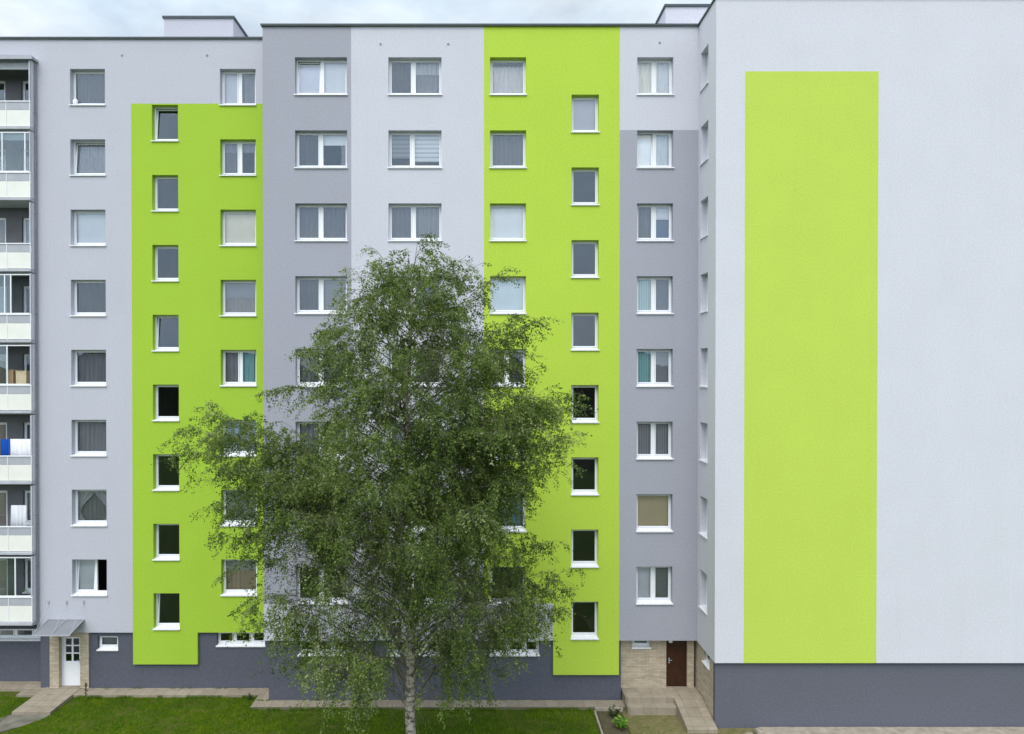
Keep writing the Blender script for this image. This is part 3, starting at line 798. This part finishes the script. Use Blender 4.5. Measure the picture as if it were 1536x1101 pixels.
def birch():
    root = empty('birch_tree', (TX, TY, -.1), 'tall birch with white trunk and hanging leafy twigs in front of the flats', 'tree')
    H = 16.3
    wob = lambda z: Vector((.10*math.sin(z*.55)+.06*math.sin(z*1.3+1)-.10*min(1, z/8), .10*math.sin(z*.47+2), z))
    off = wob(0); tr = lambda z: wob(z)-Vector((off.x, off.y, 0))
    rad = lambda z: .155*(max(0, 1-z/(H+.4)))**.85+.010+.05*math.exp(-z*2.2)
    wood = MB()
    zs = [i*.35 for i in range(int(H/.35)+1)]
    wood.tube([tr(z) for z in zs], [rad(z) for z in zs], 12, 0)
    twigs = []     # (point list)
    def limb(path, r0, lvl, seg):
        n = len(path)
        wood.tube(path, [max(.004, r0*(1-.9*i/(n-1))) for i in range(n)], seg, 1, cap=False)
    def bez(p0, p1, p2, n):
        return [p0*(1-t)**2+p1*2*t*(1-t)+p2*t*t for t in (i/n for i in range(n+1))]
    def hang(p, L, outw):
        d = Vector((outw.x*.5+rng.gauss(0, .25), outw.y*.5+rng.gauss(0, .25), rng.uniform(-.2, .35)))
        pts = [p.copy()]; q = p.copy(); n = max(3, int(L/.16))
        for i in range(n):
            d = d*.80+Vector((rng.gauss(0, .16), rng.gauss(0, .16), -.29+.13*min(1, max(0, (p.z-7)/7))))
            st_ = d.normalized()*(L/n); q = q+st_; pts.append(q.copy())
        twigs.append(pts)
    def make(p0, tip, sag, r0, dens=1.0, tw=(.5, 1.3)):
        L = (tip-p0).length
        ctrl = p0+(tip-p0)*.45+Vector((rng.gauss(0, .06)*L, rng.gauss(0, .06)*L, sag*L))
        path = bez(p0, ctrl, tip, max(6, int(L/.3)))
        limb(path, r0, 0, 6)
        outw = Vector((tip.x-p0.x, tip.y-p0.y, 0)); outw = outw.normalized() if outw.length > .01 else Vector((1, 0, 0))
        ns = max(4, int(L/.30*dens))
        for i in range(ns):
            t = .22+.78*(i+rng.random())/ns
            p = path[min(len(path)-1, int(t*(len(path)-1)))]
            side = rng.choice((-1, 1)); sdir = Vector((-outw.y*side, outw.x*side, 0))
            dl = (outw*rng.uniform(.4, 1)+sdir*rng.uniform(.3, 1.1)+Vector((0, 0, rng.uniform(-.1, .75)))).normalized()
            sl = (.28+.22*rng.random())*min(L, 3.4)*(1.15-.65*t)+.18
            e_ = p+dl*sl+Vector((0, 0, -.18*sl))
            sp = bez(p, p+dl*sl*.6+Vector((0, 0, .12*sl)), e_, max(3, int(sl/.22)))
            limb(sp, max(.004, r0*.28*(1-t*.5)), 1, 4)
            for j in range(1, len(sp)):
                for _ in range(2 if rng.random() < .95*dens*(.45+.55*min(1, max(0, (sp[j].z-4)/6))) else 1):
                    hang(sp[j], rng.uniform(*tw)*(.7 if t > .8 else 1), dl)
        for j in range(len(path)//2, len(path)):
            hang(path[j], rng.uniform(*tw), outw)
    # regular limbs
    nL = 96
    for i in range(nL):
        f_ = (i+.5)/nL
        h = 2.9+12.6*f_**.92
        az = i*2.39996+rng.gauss(0, .25)
        rise = (1.0+2.0*(1-f_))*rng.uniform(.55, 1.1)
        zt = min(h+rise, 16.2)
        rr = env(zt-.3, az)*rng.uniform(.55, .98)
        tip = Vector((math.cos(az)*rr, math.sin(az)*rr, zt-.25))
        make(tr(h), tip, .14+.08*rng.random(), .014+.022*(1-f_), 1.0, (.3, 1.15) if h > 5 else (.4, 1.6))
    for i in range(60):        # short inner shoots that hide the upper trunk
        h = 4.6+10.6*(i+.5)/64; az = -1.57+rng.gauss(0, 1.1); rr = rng.uniform(.6, 1.6)*(1-.45*(h-4.6)/11)
        make(tr(h), tr(h)+Vector((math.cos(az)*rr, math.sin(az)*rr, .35+.4*rng.random())), .12, .012, 1.0, (.25, .9))
    # limbs that draw the crown's outline: (x, y of the tip in the photograph, depth, start height)
    for px, py, dd, h in ((318, 612, .6, 8.2), (275, 668, .3, 7.6), (312, 720, -.8, 6.6), (345, 770, -1.2, 5.8), (340, 650, 1.4, 7.8),
                          (372, 915, -.6, 3.9), (390, 850, .5, 4.8), (430, 640, 1.2, 9.0), (420, 700, -1.6, 8.2),
                          (862, 588, .4, 9.2), (850, 650, -.8, 8.0), (800, 480, .2, 11.3), (800, 555, 1.0, 10.0), (790, 730, -1.0, 6.4),
                          (846, 880, .2, 4.0), (815, 930, -1.0, 3.4), (822, 808, .3, 5.2), (770, 850, 1.5, 4.6),
                          (628, 348, 0, 15.0), (642, 350, .1, 15.4), (612, 368, -.2, 15.0), (658, 372, .2, 14.9), (592, 388, .3, 14.5), (683, 402, -.3, 14.2), (712, 398, .2, 13.8), (700, 378, .3, 14.2), (565, 372, .2, 14.0), (532, 405, -.4, 13.2), (742, 412, .3, 13.0),
                          (490, 480, .3, 12.2), (468, 520, -.7, 11.4), (300, 645, .9, 7.9), (335, 700, -.5, 7.0), (352, 745, .6, 6.2), (330, 800, .2, 5.6), (368, 835, .8, 5.0), (385, 885, -.3, 4.4), (395, 945, .6, 3.7), (838, 615, -.3, 8.6), (828, 690, .8, 7.2), (790, 650, 1.2, 8.0), (770, 615, -1.4, 9.2), (815, 855, .8, 4.6), (785, 905, -.4, 3.9), (850, 905, .5, 3.9), (760, 760, .4, 6.2), (285, 640, .2, 8.4), (310, 680, 1.3, 7.2), (345, 625, -.4, 8.6), (322, 755, .9, 6.0), (365, 700, -1.3, 7.0), (372, 790, -.5, 5.4), (855, 610, 1.2, 8.9), (835, 660, .2, 8.0), (800, 690, -.9, 7.2), (815, 590, -.8, 9.4), (780, 700, .3, 6.9), (800, 620, .8, 8.8), (835, 865, -.5, 4.3), (800, 880, .9, 4.2), (840, 920, .1, 3.7), (770, 520, .5, 10.6), (785, 470, -.5, 11.4), (470, 1000, -1.0, 3.2), (760, 1010, .6, 3.2), (420, 990, .4, 3.4), (560, 1030, 1.2, 2.9), (690, 1040, -1.4, 2.9)):
        tip = to_local(px, py, dd)
        make(tr(h), tip, .16, .018, .9, (.22, .8))
    # leaves along the twigs
    P0 = []; A = []; T = []
    for pts in twigs:
        if rng.random() < .08: continue
        wood.tube(pts, [.0022]*len(pts), 3, 1, cap=False)
        base = rng.gauss(.42, .2)
        for i in range(len(pts)-1):
            a, b = pts[i], pts[i+1]; L = (b-a).length; d = (b-a)/max(L, 1e-6)
            for _ in range(max(1, int(L/.0185+rng.random()))):
                p = a+(b-a)*rng.random()+Vector((rng.gauss(0, .036), rng.gauss(0, .036), rng.gauss(0, .03)))
                P0.append(p[:]); A.append((d.x*.3+rng.gauss(0, .65), d.y*.3+rng.gauss(0, .65), d.z*.3-.2+rng.gauss(0, .55)))
                T.append(base+rng.gauss(0, .17))
    P0 = np.array(P0, np.float32); A = unit(np.array(A, np.float32)); n = len(P0)
    keep = (P0[:, 2] > .9) & ~((P0[:, 2] < 4.3) & (np.abs(P0[:, 0]) < .25+.16*P0[:, 2]) & (P0[:, 1] < .2)) & ~((P0[:, 2] < 3.0) & (np.abs(P0[:, 0]) < .7)) & ~((P0[:, 2] < 5.2) & (np.abs(P0[:, 0]) < .35) & (P0[:, 1] < .3))
    gap = vnoise(P0[:, 0]*1.15+P0[:, 1]*.5+40, P0[:, 2]*.85+P0[:, 1]*.45, 9)+.5*vnoise(P0[:, 0]*2.9+60, P0[:, 2]*2.1+P0[:, 1], 8)
    side = (P0[:, 0] > 3.0) & (P0[:, 2] > 6.0)
    keep &= ~(~side & (gap < .50+.21*np.clip((9.0-P0[:, 2])/4, 0, 1)) & (nrng.random(n) < .82))
    P0, A, T = P0[keep], A[keep], np.array(T)[keep]; n = len(P0)
    ln = nrng.uniform(.038, .074, n)[:, None]
    rv = unit(nrng.normal(0, 1, (n, 3))+np.array([0, 0, .0])); Bv = unit(np.cross(A, rv))
    big = .16*np.sin(P0[:, 0]*.8+P0[:, 2]*.6)*np.sin(P0[:, 1]*.9+P0[:, 2]*.5+1)
    leaf_mesh('crown', P0+A*.012, A*ln, Bv*ln*.37, np.clip(T+big, 0, 1), M['leaf'], root)
    wood.build('trunk', [M['bark'], M['limb']], root, smooth=True)
    print('leaves', n, 'twigs', len(twigs))
birch()

# ------------------------------------------------------------------ small plants
def leafy_plant(name, loc, n, hgt, spread, lw, mat, label, cat, stems=6):
    root = empty(name, loc, label, cat)
    st_ = MB(); P0 = []; A = []; B = []; T = []
    for s in range(stems):
        an = rng.uniform(0, 6.28); tip = Vector((math.cos(an)*spread*rng.uniform(.2, .8), math.sin(an)*spread*rng.uniform(.2, .8), hgt*rng.uniform(.6, 1)))
        pts = [Vector((0, 0, 0)), tip*.5+Vector((0, 0, hgt*.12)), tip]
        st_.tube(pts, [.008, .006, .003], 5)
        for j in range(n//stems):
            t = rng.uniform(.2, 1); p = tip*t+Vector((0, 0, hgt*.2*t*(1-t)))
            a2 = rng.uniform(0, 6.28); L = lw*rng.uniform(.7, 1.3)
            d = Vector((math.cos(a2), math.sin(a2), rng.uniform(-.35, .6))).normalized()
            P0.append(p[:]); A.append((d*L)[:]); sidev = d.cross(Vector((rng.gauss(0, .3), rng.gauss(0, .3), 1))).normalized()
            B.append((sidev*L*.30)[:]); T.append(rng.random())
    leaf_mesh('foliage', np.array(P0), np.array(A), np.array(B), T, mat, root)
    st_.build('stem', M['limb'], root)
leafy_plant('leafy_plant', (5.05, -2.05, -.07), 130, .50, .42, .17, M['hosta'], 'bright green broad-leaved plant in the bed by the steps', 'plant', 9)
leafy_plant('shrub', (4.95, -1.15, -.07), 260, .40, .36, .08, M['darkleaf'], 'low dull green shrub in the bed behind the bright plant', 'shrub', 10)
leafy_plant('sapling', (-15.35, .15, -.12), 70, 1.0, .16, .07, M['darkleaf'], 'thin brownish sapling at the lawn edge near the white door', 'sapling', 3)
leafy_plant('weed', (-9.05, .3, -.12), 60, .28, .2, .07, M['darkleaf'], 'small weed tuft at the inner corner of the paving', 'weed', 5)

# ------------------------------------------------------------------ things on the balconies and sills
def cloth(name, x0, x1, z0, z1, y, c, label, cat, slant=0):
    mb = MB(); n = 16
    for i in range(n):
        ua, ub = i/n, (i+1)/n
        f = lambda u: y+.025*math.sin(u*11)+.012*math.sin(u*27)
        xa, xb = x0+(x1-x0)*ua, x0+(x1-x0)*ub
        mb.quad((xa+slant, f(ua), z0+.02*math.sin(ua*5)), (xb+slant, f(ub), z0+.02*math.sin(ub*5)), (xb, f(ub)*.3+y*.7, z1), (xa, f(ua)*.3+y*.7, z1))
    o = mb.build(name, fabric(name+'_cloth', c, 12, .05), smooth=True)
    s = o.modifiers.new('thick', 'SOLIDIFY'); s.thickness = .006
    return tag(o, label, cat)
zb = lambda k: 22.24-2.8*k
cloth('towel', -19.10, -18.77, zb(5)+.7, zb(5)+1.80, YB+.22, (.01, .07, .36), 'blue towel hanging on a balcony beside a white sheet', 'towel')
cloth('bed_sheet', -18.75, -17.86, zb(5)+.7, zb(5)+1.80, YB+.25, (.74, .74, .78), 'white sheet hanging on a balcony beside a blue towel', 'sheet', .02)
cloth('bed_sheet', -18.74, -18.12, zb(6)+.7, zb(6)+1.95, YB+.26, (.62, .63, .67), 'pale sheet hanging alone, one balcony below the blue towel', 'sheet', -.03)
for x, w_, h_, c, nm, lb in ((-18.75, .30, .62, (.45, .30, .18), 'storage_box', 'tan cardboard box on a glazed balcony beside the cream box'), (-18.28, .42, .58, (.50, .42, .28), 'storage_box', 'cream cardboard box on a glazed balcony beside the tan box')):
    b = MB(); b.box(x-w_/2, x+w_/2, YB+.2, YB+.6, zb(4)+.95, zb(4)+1.1+h_); b.box(x-w_/2-.01, x+w_/2+.01, YB+.19, YB+.61, zb(4)+1.1+h_, zb(4)+1.14+h_)
    b.box(x-w_/2+.02, x+w_/2-.02, YB+.22, YB+.58, zb(4)+.151, zb(4)+.949)
    tag(b.build(nm, simple(nm+'_card', c, .9, .1), bevel=.01), lb, 'box')
leafy_plant('pot_plant', (-18.1, YB+.25, zb(7)+.152), 60, 1.25, .22, .12, M['hosta'], 'green pot plant showing over the lowest balcony rail', 'plant', 6)
leafy_plant('pot_plant', (6.95, .36, ROWT[7]-WH+.06), 24, .28, .12, .09, M['hosta'], 'small green plant inside the lowest right window of the grey stripe', 'plant', 4)
b = MB(); b.tube([(-16.22, YL+.12, ROWT[0]-WH+.045), (-16.22, YL+.12, ROWT[0]-WH+.10), (-16.2, YL+.12, ROWT[0]-WH+.20), (-16.19, YL+.12, ROWT[0]-WH+.28)], [.07, .09, .10, .05], 10)
tag(b.build('cloth_bundle', M['white'], smooth=True), 'white cloth bundle on the sill of the top left window', 'cloth')

# ------------------------------------------------------------------ light, sky, camera
SUN_EL, SUN_AZ = 57, -16       # azimuth measured from straight behind the camera towards the right
w = bpy.data.worlds.new('World'); SC.world = w; w.use_nodes = True
nt = w.node_tree; bg = nt.nodes['Background']
sky = nt.nodes.new('ShaderNodeTexSky'); sky.sky_type = 'NISHITA'; sky.sun_disc = False
sky.sun_elevation = R(SUN_EL); sky.sun_rotation = R(180-SUN_AZ); sky.air_density = 1.0; sky.dust_density = 2.0
tc = nt.nodes.new('ShaderNodeTexCoord'); mp = nt.nodes.new('ShaderNodeMapping'); mp.inputs['Scale'].default_value = (1, 1, 2.2)
nt.links.new(tc.outputs['Generated'], mp.inputs[0])
cl = noise(nt, mp.outputs[0], 2.3, 7, .58)
fac = ramp(nt, cl, .36, .56, (.55, .55, .55), (1, 1, 1))
shade = mixcol(nt, ramp(nt, noise(nt, mp.outputs[0], 4.1, 6, .6), .35, .68), (7.1, 8.45, 9.7), (8.9, 9.5, 10.0))
mixed = mixcol(nt, fac, sky.outputs[0], shade)
sun_v = (math.sin(R(SUN_AZ))*math.cos(R(SUN_EL)), -math.cos(R(SUN_AZ))*math.cos(R(SUN_EL)), math.sin(R(SUN_EL)))
dt = N(nt, 'ShaderNodeVectorMath', operation='DOT_PRODUCT'); dt.inputs[1].default_value = sun_v
nt.links.new(tc.outputs['Generated'], dt.inputs[0])
mr = N(nt, 'ShaderNodeMapRange'); mr.inputs['From Min'].default_value = -.12; mr.inputs['From Max'].default_value = .75
mr.inputs['To Min'].default_value = .56; mr.inputs['To Max'].default_value = 1.08     # a thin cloud deck is brighter round the sun
nt.links.new(dt.outputs['Value'], mr.inputs[0])
vm = N(nt, 'ShaderNodeVectorMath', operation='SCALE'); nt.links.new(mixed, vm.inputs[0]); nt.links.new(mr.outputs[0], vm.inputs['Scale'])
nt.links.new(vm.outputs[0], bg.inputs[0]); bg.inputs[1].default_value = .1

sd = bpy.data.lights.new('sun', 'SUN'); sd.energy = 1.2; sd.angle = R(36); sd.color = (1, .97, .92)
so_ = bpy.data.objects.new('sun', sd); COL.objects.link(so_)
d = Vector((math.sin(R(SUN_AZ))*math.cos(R(SUN_EL)), -math.cos(R(SUN_AZ))*math.cos(R(SUN_EL)), math.sin(R(SUN_EL))))
so_.rotation_euler = d.to_track_quat('Z', 'Y').to_euler(); so_.location = (10, -30, 40)

cd = bpy.data.cameras.new('camera'); cam = bpy.data.objects.new('camera', cd); COL.objects.link(cam)
PITCH = .43
cd.sensor_width = 36; cd.lens = 36*1051/1536
cd.shift_x = (768-720)/1536; cd.shift_y = (560+1051*math.tan(R(PITCH))-550.5)/1536
cd.clip_end = 5000; cd.clip_start = .1
cam.location = (0, -27, CZ); cam.rotation_euler = (R(90-PITCH), 0, 0)
SC.camera = cam
SC.view_settings.view_transform = 'Standard'; SC.view_settings.look = 'None'
SC.view_settings.exposure = .90; SC.view_settings.gamma = 1
SC.cycles.transparent_max_bounces = 16; SC.cycles.max_bounces = 8
